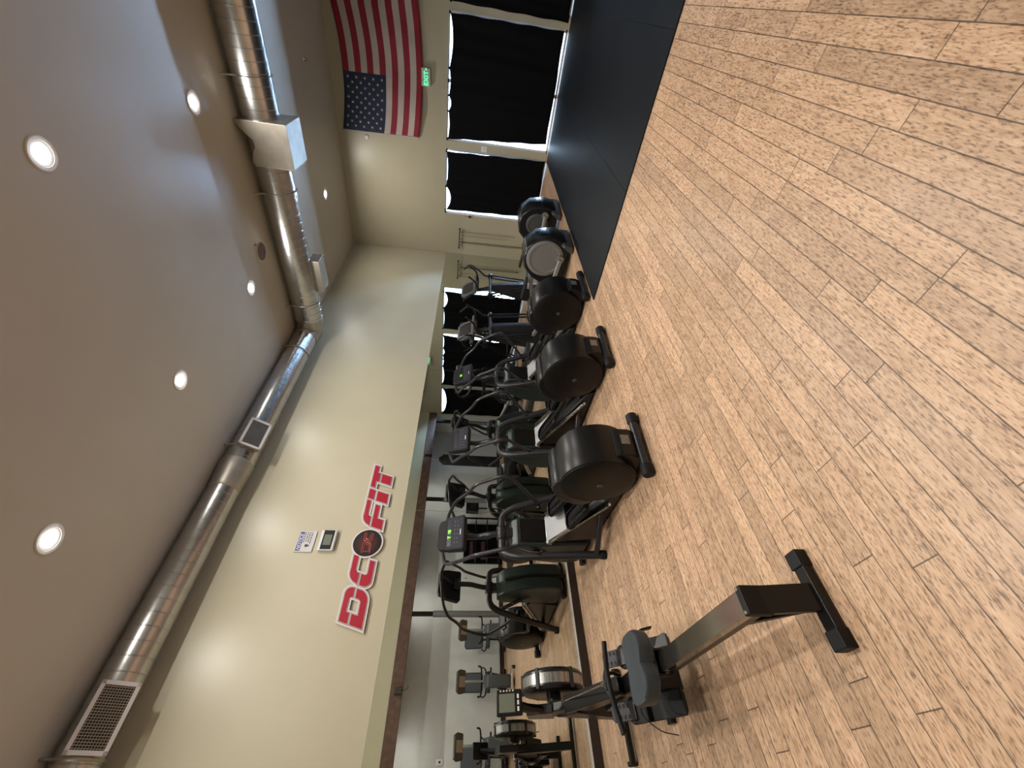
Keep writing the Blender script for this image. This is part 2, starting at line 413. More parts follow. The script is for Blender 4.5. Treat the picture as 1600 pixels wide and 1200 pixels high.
# supply registers on the side run
def register(name_y, length, wid, r, zc, nx, nz, adeg):
    # mounted on a curved saddle facing down and towards the room
    ang = math.radians(adeg)
    root = MB(); M = Matrix.Translation((r*math.cos(ang), name_y, zc + r*math.sin(ang))) @ Matrix.Rotation(-ang, 4, 'Y')
    root.box(-.05, .018, -length/2+.01, length/2-.01, -wid/2+.01, wid/2-.01, M)
    o = root.build('register_boot', M_galvflat, duct, smooth=False)
    f = MB(); t = .03
    for a, b_, c, d in ((-length/2, length/2, -wid/2, -wid/2+t), (-length/2, length/2, wid/2-t, wid/2), (-length/2, -length/2+t, -wid/2, wid/2), (length/2-t, length/2, -wid/2, wid/2)):
        f.box(.018, .027, a, b_, c, d, M)
    fr = f.build('register_frame', M_signwhite, o, smooth=False, bevel=.002)
    g = MB(); g.box(.0175, .0185, -length/2+t, length/2-t, -wid/2+t, wid/2-t, M); g.build('register_throat', M_dark, o, smooth=False)
    g = MB()
    for k in range(nx):
        y = -length/2 + t + (length-2*t)*(k+.5)/nx; g.box(.019, .024, y-.0022, y+.0022, -wid/2+t, wid/2-t, M)
    for k in range(nz):
        z = -wid/2 + t + (wid-2*t)*(k+.5)/nz; g.box(.019, .022, -length/2+t, length/2-t, z-.0018, z+.0018, M)
    g.build('register_blades', M_galvflat, o, smooth=False)
register(-6.05+.715, .46, 0.27, .165, .05, 22, 11, -34)
register(-6.05+3.57, .42, .26, .20, .045, 20, 10, -34)
# sheet metal take-off box straddling the crossing duct (front cheek has an open notched top)
cb = MB()
x0, x1 = 2.70, 3.20
def cheek(y, t):
    poly = [(x0, -.36), (x1, -.36), (x1, .224), (x1-.03, .224), (x1-.13, .14), (x1-.20, .06), (x1-.28, .05), (x1-.34, .09), (x0+.04, .13), (x0, .10)]
    cb.prism(poly, y, y+t, 'XZ')
cheek(-.245, .004); cb.box(x0, x1, .235, .24, -.36, .222)
cb.box(x0, x1, -.245, .24, -.364, -.36); cb.box(x0-.002, x0, -.245, .24, -.36, .10); cb.box(x1, x1+.002, -.245, .24, -.36, .222)
cb.build('takeoff_box', M_galvflat, duct, smooth=False, bevel=.004)
fc = MB(); fc.box(.78, 1.30, .05, .30, -.32, -.17); fc.build('low_register_box', M_galvflat, duct, smooth=False, bevel=.004)
fc = MB(); fc.box(.775, 1.305, .02, .05, -.33, -.20); fc.build('register_frame', M_galvflat, duct, smooth=False, bevel=.003)

# ------------------------------------------------------------------ wall sign (letters in plane u = along wall, v = up)
SH = .32                                          # slant
def wallM(y0, z0, off, sh=0):                     # plane on the left wall: u -> +Y, v -> +Z, normal +X
    return Matrix.Translation((XL + off, y0, z0)) @ Matrix(((0, 0, 1, 0), (1, sh, 0, 0), (0, 1, 0, 0), (0, 0, 0, 1)))
def arc(cx, cy, r, a0, a1, n=7, ry=None):
    ry = ry or r
    return [(cx + r*math.cos(math.radians(a0 + (a1-a0)*k/n)), cy + ry*math.sin(math.radians(a0 + (a1-a0)*k/n))) for k in range(n+1)]
Hh = .25
def sign_pieces(simple):
    def ia(cx, cy, r, a0, a1, n, corner): return [corner] if simple else arc(cx, cy, r, a0, a1, n)
    return {
 'D': [[(0, 0), (.27, 0)] + arc(.27, .09, .09, -88, 0) + [(.36, .135), (.26, .135)] + ia(.235, .095, .025, 0, -90, 4, (.26, .07)) + [(.11, .07), (.11, .135), (0, .135)],
       [(0, .155), (.11, .155), (.11, .19)] + ia(.235, .165, .025, 90, 10, 3, (.26, .19)) + [(.26, .155), (.36, .155)] + arc(.27, .16, .09, 5, 88) + [(.27, .25), (0, .25)]],
 'C': [[(.10, 0), (.30, 0), (.30, .06)] + ia(.155, .09, .03, 270, 180, 4, (.125, .06)) + [(.125, .125), (0, .125)] + arc(.09, .09, .09, 180, 268),
       [(0, .145), (.125, .145)] + ia(.155, .16, .03, 175, 90, 4, (.125, .19)) + [(.30, .19), (.30, .25), (.10, .25)] + arc(.10, .16, .09, 92, 175)],
 'F': [[(0, 0), (.13, 0), (.13, .075), (.30, .075), (.30, .135), (0, .135)],
       [(0, .155), (.125, .155)] + ia(.155, .165, .03, 175, 90, 4, (.125, .195)) + [(.33, .195), (.33, .25), (.11, .25)] + arc(.10, .16, .09, 92, 175)],
 'I': [[(0, 0), (.14, 0), (.14, .145), (0, .145)], [(0, .17), (.14, .17), (.14, .25), (0, .25)]],
 'T': [[(.10, 0), (.235, 0), (.235, .135), (.10, .135)], [(0, .19), (.10, .19), (.10, .155), (.235, .155), (.235, .19), (.335, .19), (.335, .25), (0, .25)]]}
def off(poly, d):
    n = len(poly); out = []; A = sum(poly[i-1][0]*poly[i][1] - poly[i][0]*poly[i-1][1] for i in range(n)); sg = 1 if A > 0 else -1
    for i in range(n):
        p = Vector(poly[i]); e1 = (p - Vector(poly[i-1])).normalized(); e2 = (Vector(poly[(i+1) % n]) - p).normalized()
        n1 = Vector((e1.y, -e1.x))*sg; n2 = Vector((e2.y, -e2.x))*sg; k = 1 + n1.dot(n2)
        q = p + (n1+n2) * (d/max(k, .6)); out.append((q.x, q.y))
    return out
pieces = sign_pieces(False); simple = sign_pieces(True)
lx = {'D': 1.425, 'C': 1.82, 'F': 2.50, 'I': 2.85, 'T': 3.02}
z_s = 2.322
sign = thing('gym_sign', 'raised red, navy and white gym name sign on the cream wall', 'sign', (0, 0, 0))
whites = []
def prismW(polys, m_, a, b_, y0, z0):
    q = MB()
    for k, p in enumerate(polys): q.prism(p, a, b_ - .0005*k - {1.425: 0, 1.82: .0011, 2.50: .0, 2.85: .0011, 3.02: .0022}[y0]*(a < .01), 'YZ', Matrix.Translation((XL, y0, z0)) @ Matrix(((1, 0, 0, 0), (0, 1, SH, 0), (0, 0, 1, 0), (0, 0, 0, 1))))
    return q.build('w', m_, smooth=False)
for L_, ps in pieces.items():
    whites.append(prismW([off(p, .024) for p in simple[L_]], M_signwhite, .001, .017, lx[L_], z_s))
    navy = prismW([off(p, .0062) for p in simple[L_]], M_navy, .0172, .0190, lx[L_], z_s)
    wl = prismW([off(p, .0028) for p in simple[L_]], M_signwhite, .0192, .0205, lx[L_], z_s)
    rd = prismW([off(p, -.0022) for p in pieces[L_]], M_red, .0207, .0225, lx[L_], z_s)
    o = joinmesh([navy, wl, rd]); o.name = 'letter'; o.parent = sign
circ = arc(0, 0, .160, 0, 354, 59)
whites.append(curve_mesh('backing', [arc(0, 0, .178, 0, 354, 59)], M_signwhite, .009, wallM(2.338, 2.453, .010)))
b = joinmesh(whites); b.name = 'backing'; b.parent = sign
em1 = curve_mesh('emblem', [circ], M_navy, .001, wallM(2.338, 2.453, .0205))
mred = mat('emblem_dim_red', (.16, .012, .02), .4)
rg = lambda o1, o2: [o1, o2]
glowm = bpy.data.materials.new('emblem_print'); glowm.use_nodes = True
_n = glowm.node_tree; _b = _n.nodes['Principled BSDF']; _g = _n.nodes.new('ShaderNodeNewGeometry'); _d = _n.nodes.new('ShaderNodeVectorMath'); _d.operation = 'DISTANCE'
_d.inputs[1].default_value = (XL, 2.338, 2.453); _r = _n.nodes.new('ShaderNodeValToRGB'); _r.color_ramp.elements[0].color = (.11, .018, .016, 1); _r.color_ramp.elements[1].position = .15; _r.color_ramp.elements[1].color = (.004, .003, .004, 1)
_n.links.new(_g.outputs['Position'], _d.inputs[0]); _n.links.new(_d.outputs['Value'], _r.inputs[0]); _n.links.new(_r.outputs[0], _b.inputs['Base Color']); _b.inputs['Roughness'].default_value = .35
em1.data.materials[0] = glowm
def ringpoly(pts, wdt):                            # outline stroke as thin tube letters on the emblem
    b = MB(); b.tube([(0, p[0], p[1]) for p in pts], wdt, 6, f=.012); return b
em = MB()
def stroke(pts, r=.0065):
    em.tube([(XL+.023, 2.338 + u + (v)*.12, 2.453 + v) for u, v in pts], r, 6, f=.016)
stroke([(-.125, .045), (-.02, .045), (.0, .03), (.0, -.035), (-.02, -.05), (-.125, -.05)]); stroke([(-.105, .03), (-.105, -.035), (-.03, -.035), (-.02, -.02), (-.02, .025), (-.13, .03)])
stroke([(.125, .045), (.03, .045), (.02, .03), (.02, -.035), (.03, -.05), (.125, -.05)]); stroke([(.125, .025), (.045, .025), (.04, .0), (.045, -.03), (.125, -.03)])
o = em.build('emblem_letters', mat('emblem_letter_red', (.34, .09, .09), .3, .4), sign); em1.parent = sign
# bridge pieces of backing between letters
# ------------------------------------------------------------------ notice sign and thermostat
t = thing('notice_sign', 'small white notice sign with a blue heading above the wall thermostat', 'sign', (0, 0, 0))
MB().box(XL, XL+.004, 2.225, 2.475, 3.052, 3.245).build('panel', M_signwhite2, t, smooth=False)
MB().box(XL+.004, XL+.005, 2.237, 2.463, 3.185, 3.235).build('heading_band', M_blue, t, smooth=False)
text_mesh('heading_text', 'NOTICE', .052, M_signwhite, .0005, wallM(2.245, 3.191, .0065, .2), t, bold=.0012)
ln = MB()
random.seed(3)
for k in range(4):
    z = 3.166 - k*.024; y = 2.335 + (0, .01, .004, -.012)[k]
    while y < 2.455:
        wd = random.uniform(.014, .034); ln.box(XL+.004, XL+.0048, y, min(y+wd, 2.462), z, z+.009); y += wd + .006
ln.build('small_print', M_navy, t, smooth=False)
sy = MB(); sy.lathe([(.018, 0), (.018, .001)], (XL+.004, 2.298, 3.13), 'X', 20); sy.box(XL+.004, XL+.0052, 2.288, 2.308, 3.10, 3.112); sy.build('symbol', M_navy, t)
t = thing('thermostat', 'silver and black wall thermostat with a small grey screen below the notice', 'thermostat', (0, 0, 0))
MB().box(XL, XL+.035, 2.235, 2.485, 2.815, 2.995).build('housing', M_silver, t, smooth=False, bevel=.012)
MB().box(XL+.035, XL+.038, 2.245, 2.475, 2.845, 2.963).build('front_glass', M_shell2, t, smooth=False, bevel=.002)
MB().box(XL+.038, XL+.039, 2.295, 2.42, 2.862, 2.946).build('screen', M_screen, t, smooth=False)

# ------------------------------------------------------------------ flag
def flag():
    x0, x1, zt, zb = -2.405, .06, 4.25, 2.72; nx, nz = 60, 39
    M_r = mat('flag_red', (.26, .012, .03), .75, noise=.12, nscale=5); M_w = mat('flag_white', (.50, .44, .42), .75, noise=.06, nscale=5); M_b = mat('flag_blue', (.012, .022, .06), .75)
    def P(u, v, off=0):
        sag_t = .125 * 4*min(u, .8)/.8*(1-min(u, .8)/.8) * .85; sag_b = .10 * 4 * min(u, .9)/.9*(1-min(u, .9)/.9)
        top = zt - sag_t - .06*u; bot = zb - sag_b*.85 - .01*u
        x = x0 + (x1-x0)*u + .035*v; z = top + (bot-top)*v
        y = YB - .028 - .030*v*abs(math.sin(u*5.2+.4)) - .014*math.sin(u*17 + v*5) * (.3+v) - off - .02*v
        return Vector((x, y, z))
    b = MB(); g = [[b.bm.verts.new(P(i/nx, j/nz)) for i in range(nx+1)] for j in range(nz+1)]
    for j in range(nz):
        for i in range(nx):
            s_ = j // 3; b.mi = 0 if s_ % 2 == 0 else 1
            if s_ < 7 and i < nx*.4: b.mi = 2
            b._f([g[j][i], g[j+1][i], g[j+1][i+1], g[j][i+1]])
    b.mi = 1                                      # hoist hem
    h = [[b.bm.verts.new(P(0, j/nz) + Vector((dx, 0, 0))) for dx in (-.028, 0)] for j in range(nz+1)]
    for j in range(nz): b._f([h[j][0], h[j+1][0], h[j+1][1], h[j][1]])
    for r_ in range(9):                           # fifty stars
        n = 6 if r_ % 2 == 0 else 5
        for c in range(n):
            u = .4 * ((2*c + (1 if n == 6 else 2)) / 12); v = 7/13 * (r_ + 1) / 10
            pts = []
            for k in range(10):
                rr = .030 if k % 2 == 0 else .0125; a = PI/2 + k*PI/5
                pts.append(b.bm.verts.new(P(u, v, .003) + Vector((rr*math.cos(a), 0, rr*math.sin(a)))))
            cv = b.bm.verts.new(P(u, v, .003))
            for k in range(10): b._f([cv, pts[k], pts[(k+1) % 10]])
    o = b.build('wall_flag', [M_r, M_w, M_b])
    so = o.modifiers.new('thick', 'SOLIDIFY'); so.thickness = .0015
    tag(o, 'large striped national flag with a starry blue canton hung on the back wall', 'flag')
flag()
# exit sign
t = thing('exit_sign', 'small white box sign with green EXIT lettering under the flag', 'exit sign', (0, 0, 0))
MB().box(-1.475, -1.185, YB-.075, YB, 2.485, 2.65).build('housing', mat('exit_white', (.55, .56, .54), .4), t, smooth=False, bevel=.006)
def backM(x0, z0, yo, sh=0): return Matrix.Translation((x0, YB - yo, z0)) @ Matrix(((1, sh, 0, 0), (0, 0, -1, 0), (0, 1, 0, 0), (0, 0, 0, 1)))
M_exit = mat('exit_green', (.02, .6, .2), .5, emit=(.05, 1, .35), es=2.0)
a = text_mesh('x', 'EXIT', .115, M_exit, .001, backM(-1.463, 2.525, .078), None); c = text_mesh('x', '>', .07, M_exit, .001, backM(-1.225, 2.538, .078), None)
o = joinmesh([a, c]); o.name = 'lettering'; o.parent = t
tag(MB().box(-2.545, -2.47, YB-.022, YB, 3.77, 3.83).build('wall_sensor', M_white, smooth=False, bevel=.004), 'tiny white square sensor on the back wall by the flag corner', 'sensor')
t = thing('light_switch', 'white light switch plate on the narrow wall between the two black curtains', 'light switch', (0, 0, 0))
MB().box(-2.50, -2.39, YB-.008, YB, 1.30, 1.42).build('plate', M_white, t, smooth=False, bevel=.002)
for k in (0, 1): MB().box(-2.478+k*.045, -2.457+k*.045, YB-.014, YB-.008, 1.335, 1.385).build('rocker', M_trim, t, smooth=False, bevel=.001)
t = thing('wall_call_point', 'small dark red round device on the back wall left of the curtain', 'alarm', (0, 0, 0))
MB().lathe([(.035, 0), (.035, -.02), (.03, -.028), (.012, -.03), (.012, -.045)], (-3.915, YB, 1.57), 'Y', 20).build('body', mat('dark_red', (.09, .012, .015), .4), t)
MB().tube([(-3.915, YB-.01, 1.6), (-3.91, YB-.01, 1.68)], .005, 6).build('cable', M_frameblk, t)

# rope rack on the back wall
t = thing('rope_rack', 'thin dark wall rack high on the back wall beside the mirror corner', 'rack', (0, 0, 0))
MB().tube([(-4.70, YB-.05, 1.795), (-4.22, YB-.05, 1.795)], .009, 8).build('rail', M_frameblk, t)
for x in (-4.70, -4.22): MB().lathe([(.016, -.015), (.02, 0), (.016, .015)], (x, YB-.05, 1.795), 'X', 12).build('end_knob', M_frameblk, t)
MB().tube([(-4.68, YB-.02, 1.73), (-4.24, YB-.02, 1.73)], .006, 8).build('wall_bar', M_galvflat, t)
for x in (-4.62, -4.46, -4.30): MB().tube([(x, YB, 1.73), (x, YB-.05, 1.74), (x, YB-.05, 1.795)], .005, 8, f=.01).build('hook', M_frameblk, t)
for x, z0, z1, lab, mt, r in ((-4.54, 1.78, .22, 'long black skipping rope hanging straight from the wall rack', M_frameblk, .009),
                              (-4.28, 1.78, .45, 'thin brown cord hanging at the right end of the wall rack', M_timber, .004),
                              (-4.37, 1.78, .62, 'thin tan cord hanging in the middle of the wall rack', M_timber, .003)):
    b = MB(); b.tube([(x-.012, YB-.06, z0-.02), (x-.02, YB-.045, z1+.3), (x-.01, YB-.04, z1), (x+.01, YB-.04, z1), (x+.012, YB-.045, z1+.35), (x+.01, YB-.06, z0)], r*.6, 6, f=.04)
    tag(b.build('skipping_rope', mt), lab, 'rope', 'ropes on the wall rack')

# ------------------------------------------------------------------ curtains
def curtain(name, x0t, x1t, x0b, x1b, zt, zb, pins, label, y=YB-.045, pin_drop=.0):
    # pins: list of (position 0..1) where the cloth is tacked; between them the top edge sags
    b = MB(); nx, nz = 90, 34
    def sag(u):
        for (a, _), (c, s_) in zip(pins, pins[1:]):
            if a <= u <= c:
                k = (u-a)/(c-a); return s_*4*k*(1-k) if s_ < .1 else s_*(4*k*(1-k))**.8
        return 0
    rows = []
    for j in range(nz+1):
        v = j/nz; r = []
        for i in range(nx+1):
            u = i/nx; zz = zt - sag(u)*(1-v)**2
            xa = x0t + (x0b-x0t)*v; xb = x1t + (x1b-x1t)*v
            wob = .006*math.sin(v*23+x0t) * (1 if i in (0, nx) else 0)
            r.append(b.bm.verts.new(Vector((xa + (xb-xa)*u + wob, y - .012*math.sin(u*19+1+v*2)*(.35+v*.6) - .006*math.sin(u*47+v*3), zz + (zb-zz)*v + .01*math.sin(u*9)*v))))
        rows.append(r)
    for j in range(nz):
        for i in range(nx): b._f([rows[j][i], rows[j+1][i], rows[j+1][i+1], rows[j][i+1]])
    t = thing(name, label, 'curtain', (0, 0, 0), 0, 'black curtains on the back wall')
    o = b.build('cloth', M_cloth, t); so = o.modifiers.new('thick', 'SOLIDIFY'); so.thickness = .004
    for u, _ in pins:
        x = x0t + (x1t-x0t)*u
        MB().lathe([(.010, .03), (.018, -.0), (.006, -.015), (.014, -.022)], (x, y-.005, zt+.005), 'Y', 12).build('tie_knot', M_cloth, t)
    return t
curtain('window_curtain', -3.79, -2.565, -3.75, -2.52, 2.145, .02, [(0, .15), (.40, .02), (1, .02)][:0] or [(0, 0), (.42, .11), (1, .035)], 'narrower black curtain on the back wall nearest the mirror')
curtain('door_curtain', -2.325, -.335, -2.19, -.335, 2.13, .06, [(0, 0), (.25, .028), (.38, .05), (.60, .03), (1, .055)], 'wide black curtain over the doors below the exit sign')
curtain('window_curtain', -.185, 1.05, -.21, 1.03, 2.125, .02, [(0, 0), (1, .15)], 'black curtain seen in the mirror beside the timber header, wide gap at its top')

# ------------------------------------------------------------------ rubber mats
cols = [(-2.475, -1.2485), (-1.2475, -.0205), (-.0195, 1.0)]; rws = [(4.22, 6.0495), (6.0505, 7.8795), (7.8805, 9.70)]
names_r = ['nearest the camera', 'in the middle of its row', 'by the doors']; names_c = ['left column', 'centre column', 'right column']
for i, (a, b_) in enumerate(cols):
    for j, (c, d) in enumerate(rws):
        o = MB().box(a, b_, c, d, 0, .014).build('rubber_mat', M_rubber, smooth=False, bevel=.002)
        tag(o, f'black rubber floor mat, {names_c[i]}, {names_r[j]}', 'mat', 'black rubber floor mats')

# ------------------------------------------------------------------ black drum ellipticals facing the mirror
# local frame: x forward (towards the mirror), y lateral, z up; origin on the floor under the rear stabiliser
def elliptical(label, led=None, phase=0):
    T = thing('elliptical_trainer', label, 'elliptical trainer', (0, 0, 0), 0, 'black drum ellipticals in a row before the mirror')
    # rear stabiliser with rubber caps
    MB().tube([(0, -.25, .052), (0, .25, .052)], .036, 16).build('rear_stabilizer', M_frame, T)
    for s in (-1, 1):
        MB().lathe([(.036, -.048), (.046, -.042), (.047, .03), (.040, .045)], (0, s*.245, .05), 'Y', 20).build('end_cap', M_blackpad, T)
    # drum housing
    cx, cz, r = .31, .335, .312
    b = MB(); W = .18
    pts = arc(cx, cz, r, 0, 360, 60)[:-1]
    b.prism(pts, -W, W, 'XZ', taper=(.05, .985))
    h = b.build('drum_housing', M_shell, T, bevel=.006)
    s_ = MB(); s_.prism([(-.005, .09), (-.02, .13), (-.02, .22), (.015, .27), (.10, .33), (.4, .33), (.5, .06), (.3, .035), (.03, .035)], -.128, .128, 'XZ'); s_.build('rear_skirt', M_shell, T, bevel=.012)
    MB().box(-.0235, -.0195, -.062, .025, .135, .205).build('rating_sticker', M_sticker, T, smooth=False)
    for s in (-1, 1):
        c = MB(); c.lathe([(.298, 0), (.296, s*.008), (.27, s*.020), (.15, s*.030), (0.0, s*.034)], (cx, s*(W-.002), cz), 'Y', 48); c.build('side_cover', M_side, T)
        g = MB(); g.lathe([(.026, 0), (.026, s*.002), (.0, s*.0025)], (cx-.0, s*(W+.031), cz-.01), 'Y', 24); g.mi = 1
        g.tube([(cx + .015*math.cos(a), s*(W+.035), cz-.01 + .015*math.sin(a)) for a in [k*PI/9 for k in range(14)]], .0035, 6); g.build('round_emblem', [mat_emb, M_glow], T)
    # glossy nose hood on the front top of the drum
    n = MB(); n.prism([(.32, .63), (.35, .675), (.42, .69), (.50, .675), (.59, .62), (.66, .54), (.71, .44), (.72, .35), (.66, .28), (.58, .34), (.50, .50), (.40, .60)], -.176, .176, 'XZ', taper=(.08, .95))
    no = n.build('nose_hood', M_shell2, T, bevel=.014, segs=3)
    n = MB(); M = Matrix.Translation((.565, 0, .652)) @ Matrix.Rotation(math.radians(38), 4, 'Y'); n.box(-.045, .06, -.10, .10, -.004, .006, M); n.build('hood_inlay', M_frame, no, bevel=.005)
    # base beam and side rails
    b = MB(); b.box(.35, 2.0, -.05, .05, .025, .10); b.box(1.90, 1.98, -.22, .22, .015, .065); b.build('base_beam', M_frameblk, T, bevel=.008)
    w_ = MB(); w_.prism([(.55, .03), (1.50, .03), (1.58, .40), (1.50, .44), (.62, .11)], -.13, .13, 'XZ'); w_.build('ramp_body', M_frameblk, T, bevel=.01)
    # inclined silver ramp with two raised tracks
    a = math.atan2(.40, .86); Mr = Matrix.Translation((1.16, 0, .29)) @ Matrix.Rotation(-a, 4, 'Y')
    p = MB(); p.box(-.48, .475, -.155, .155, -.012, .010, Mr); ro = p.build('ramp', M_silver, T, bevel=.01)
    p = MB(); p.prism([(.475, -.155), (.50, -.12), (.515, 0), (.50, .12), (.475, .155)], -.05, .010, 'XY', Mr); p.build('ramp_end', M_silver, ro, bevel=.006)
    for s in (-1, 1):
        p = MB(); p.box(-.46, .44, s*.150-.022, s*.150+.022, .008, .022, Mr); p.build('track', M_stainless, ro, bevel=.004)
        p = MB(); p.tube([Mr @ Vector((-.46, s*.165, .03)), Mr @ Vector((.44, s*.165, .03))], .007, 8); p.build('guide_rod', M_chrome, ro)
    # crank arms, pedal arms, pedals, rollers
    for s, ph in ((-1, phase), (1, phase + PI)):
        px, pz = .48 + .13*math.cos(ph), .29 + .10*math.sin(ph)
        fx = px + .80; fz = .29 + (fx - 1.16)*math.tan(a) + .055
        y = s*.125
        arm = MB(); arm.tube([(px, y, pz), (px+.35, y, pz*.6 + fz*.4 - .0), (fx, y, fz)], .024, 12, f=.2, ry=.034)
        ao = arm.build('pedal_arm', M_frameblk, T)
        MB().lathe([(.035, -.02), (.038, -.016), (.038, .016), (.035, .02)], (fx, s*.15, fz-.012), 'Y', 20).build('roller', M_blackpad, ao)
        cxp = px + .60; czp = pz*.3 + fz*.7 + .015; tilt = -math.atan2(fz-pz, .8)*.7 - .12
        Mp = Matrix.Translation((cxp, y, czp)) @ Matrix.Rotation(tilt, 4, 'Y')
        out = [(-.20, -.055), (-.17, -.078), (.15, -.084), (.20, -.06), (.215, 0), (.20, .06), (.15, .084), (-.17, .078), (-.20, .055)]
        q = MB(); q.prism(out, -.018, .004, 'XY', Mp); po = q.build('pedal', M_blackpad, T, bevel=.006)
        rim = [Mp @ Vector((u, v, .012)) for u, v in fillet2(out)]
        q = MB(); q.tube(rim, .009, 6, closed=True, ry=.02); q.build('pedal_rim', M_frameblk, po)
        q = MB()
        for k in range(7): q.box(-.16+k*.05, -.145+k*.05, -.055, .055, .004, .0075, Mp)
        q.build('tread', M_shell2, po, smooth=False)
    # leaning front U frame
    U = [(1.30, -.365, .0), (1.64, -.262, .84), (1.70, -.20, .955), (1.70, .20, .955), (1.64, .262, .84), (1.30, .365, .0)]
    b = MB(); b.tube(U, .0375, 16, f=.10); b.build('front_frame', M_frame, T)
    for s in (-1, 1):
        MB().lathe([(.041, 0), (.042, .01), (.042, .05), (.039, .055)], (1.303, s*.364, 0), 'Z', 16).build('foot_cap', M_blackpad, T)
        b = MB(); b.tube([(1.33, s*.355, .085), (1.16, s*.31, .11), (.96, s*.17, .12), (.90, s*.05, .12)], .026, 12, f=.09); b.build('side_strut', M_frame, T)
        b = MB(); b.tube([(1.64, s*.24, .80), (1.78, s*.15, .50), (1.90, s*.03, .08)], .024, 10, f=.1); b.build('front_brace', M_frame, T)
    # front fairing below the U
    f = MB(); f.prism([(1.60, .06), (1.62, .80), (1.68, .86), (1.80, .86), (1.92, .78), (2.03, .58), (2.08, .36), (2.07, .10), (2.02, .05)], -.155, .155, 'XZ', taper=(.07, .94))
    fo = f.build('front_fairing', M_fair, T, bevel=.012, segs=3)
    f = MB(); f.box(1.592, 1.602, -.12, .12, .20, .78); f.build('inner_panel', M_side, fo, bevel=.004)
    b = MB(); b.tube([(2.075, 0, .02), (2.09, 0, .30), (2.06, 0, .55), (1.95, 0, .77)], .02, 8, f=.15); b.build('fairing_trim', M_frameblk, fo)
    # clamp, mast, console
    b = MB(); b.lathe([(.05, -.07), (.056, -.06), (.056, .06), (.05, .07)], (1.70, 0, .955), 'Y', 20); b.box(1.66, 1.74, -.05, .05, .84, .95); b.build('mast_clamp', M_frame, T, bevel=.006)
    b = MB(); b.tube([(1.70, 0, .96), (1.73, 0, 1.08), (1.80, 0, 1.20), (1.80, 0, 1.36)], [.034]*20 if False else .030, 12, f=.1); b.build('mast', M_frame, T)
    tl = math.radians(-22); Mc = Matrix.Translation((1.715, 0, 1.47)) @ Matrix.Rotation(-tl, 4, 'Y')
    # console box: local -x faces the user; z up along the face
    c = MB(); c.prism([(-.19, -.115), (-.165, -.13), (.165, -.13), (.19, -.115), (.175, .075), (-.175, .075)], 0, .075, 'YZ', Mc); co = c.build('console', M_console, T, bevel=.008)
    c = MB(); c.prism([(-.17, .07), (.17, .07), (.155, .155), (.11, .175), (-.11, .175), (-.155, .155)], .02, .085, 'YZ', Mc); c.build('console_hood', M_console, co, bevel=.012)
    c = MB(); c.prism([(-.172, -.10), (-.15, -.112), (.15, -.112), (.172, -.10), (.16, .068), (-.16, .068)], -.003, .001, 'YZ', Mc); c.build('console_face', M_consolef, co, bevel=.001)
    for rr_ in range(2):
        for kk in range(6): MB().box(-.0055, -.003, -.125+kk*.045, -.112+kk*.045, -.025-rr_*.030, -.019-rr_*.030, Mc).build('button', M_btn, co, smooth=False)
    MB().box(-.0055, -.003, -.03, .03, -.088, -.080, Mc).build('marking', M_text, co, smooth=False)
    k_ = MB(); k_.box(-.0045, -.003, -.14, .14, .015, .058, Mc); k_.build('display_window', M_shell2, co, smooth=False)
    if led:
        MT = Mc @ Matrix.Translation((-.0055, .06, .022)) @ Matrix(((0, 0, -1, 0), (-1, 0, 0, 0), (0, 1, 0, 0), (0, 0, 0, 1)))
        text_mesh('display_digits', led, .043, M_led, .0005, MT, co, bold=.0015)
    k_ = MB(); k_.lathe([(.03, -.07), (.034, -.06), (.034, .06), (.03, .07)], (1.80, 0, 1.38), 'Y', 16); k_.build('console_bracket', M_shell2, co)
    # handrails: one bent tube each side, meeting behind the console
    for s in (-1, 1):
        b = MB(); b.tube([(1.56, s*.262, .56), (1.38, s*.33, .73), (1.17, s*.372, .93), (1.19, s*.380, 1.02), (1.36, s*.372, 1.27), (1.50, s*.352, 1.33), (1.66, s*.335, 1.46), (1.86, s*.27, 1.53), (2.03, s*.05, 1.575), (2.03, 0, 1.575)], .0175, 12, f=.07)
        bo = b.build('handrail', M_frame, T)
        MB().lathe([(.026, -.03), (.03, -.02), (.03, .02), (.026, .03)], (1.565, s*.258, .56), 'Y', 14).build('rail_bolt', M_frameblk, bo)
    b = MB(); b.tube([(1.80, 0, 1.40), (1.93, 0, 1.50), (2.03, 0, 1.575)], .014, 8, f=.04); b.build('rail_stay', M_frame, T)
    return T
mat_emb = mat('emblem_disc', (.012, .03, .02), .4)
M_fair = mat('front_fairing_plastic', (.014, .024, .024), .36)
def fillet2(pts):
    v = [Vector((p[0], p[1], 0)) for p in pts]; n = len(v); out = []
    for i in range(n):
        a, b_, c = v[i-1], v[i], v[(i+1) % n]; k = .3
        for t in (0, .5, 1):
            p0 = b_ + (a-b_)*k; p1 = b_ + (c-b_)*k; q = p0*(1-t)**2 + b_*2*t*(1-t) + p1*t*t; out.append((q.x, q.y))
    return out
ROT = PI - math.radians(2.9)
for (x, y, lab, led, ph) in ((-2.45, 2.045, 'black elliptical trainer nearest the rowing machine, console lit green', 'T  60', .25),
                          (-2.49, 3.345, 'second black elliptical from the rowing machine, console without green digits', None, PI),
                          (-2.54, 4.65, 'third black elliptical from the rowing machine, at the rubber mat corner', '60', .3)):
    t = elliptical(lab, led, ph); t.location = (x, y, 0); t.rotation_euler = (0, 0, ROT)

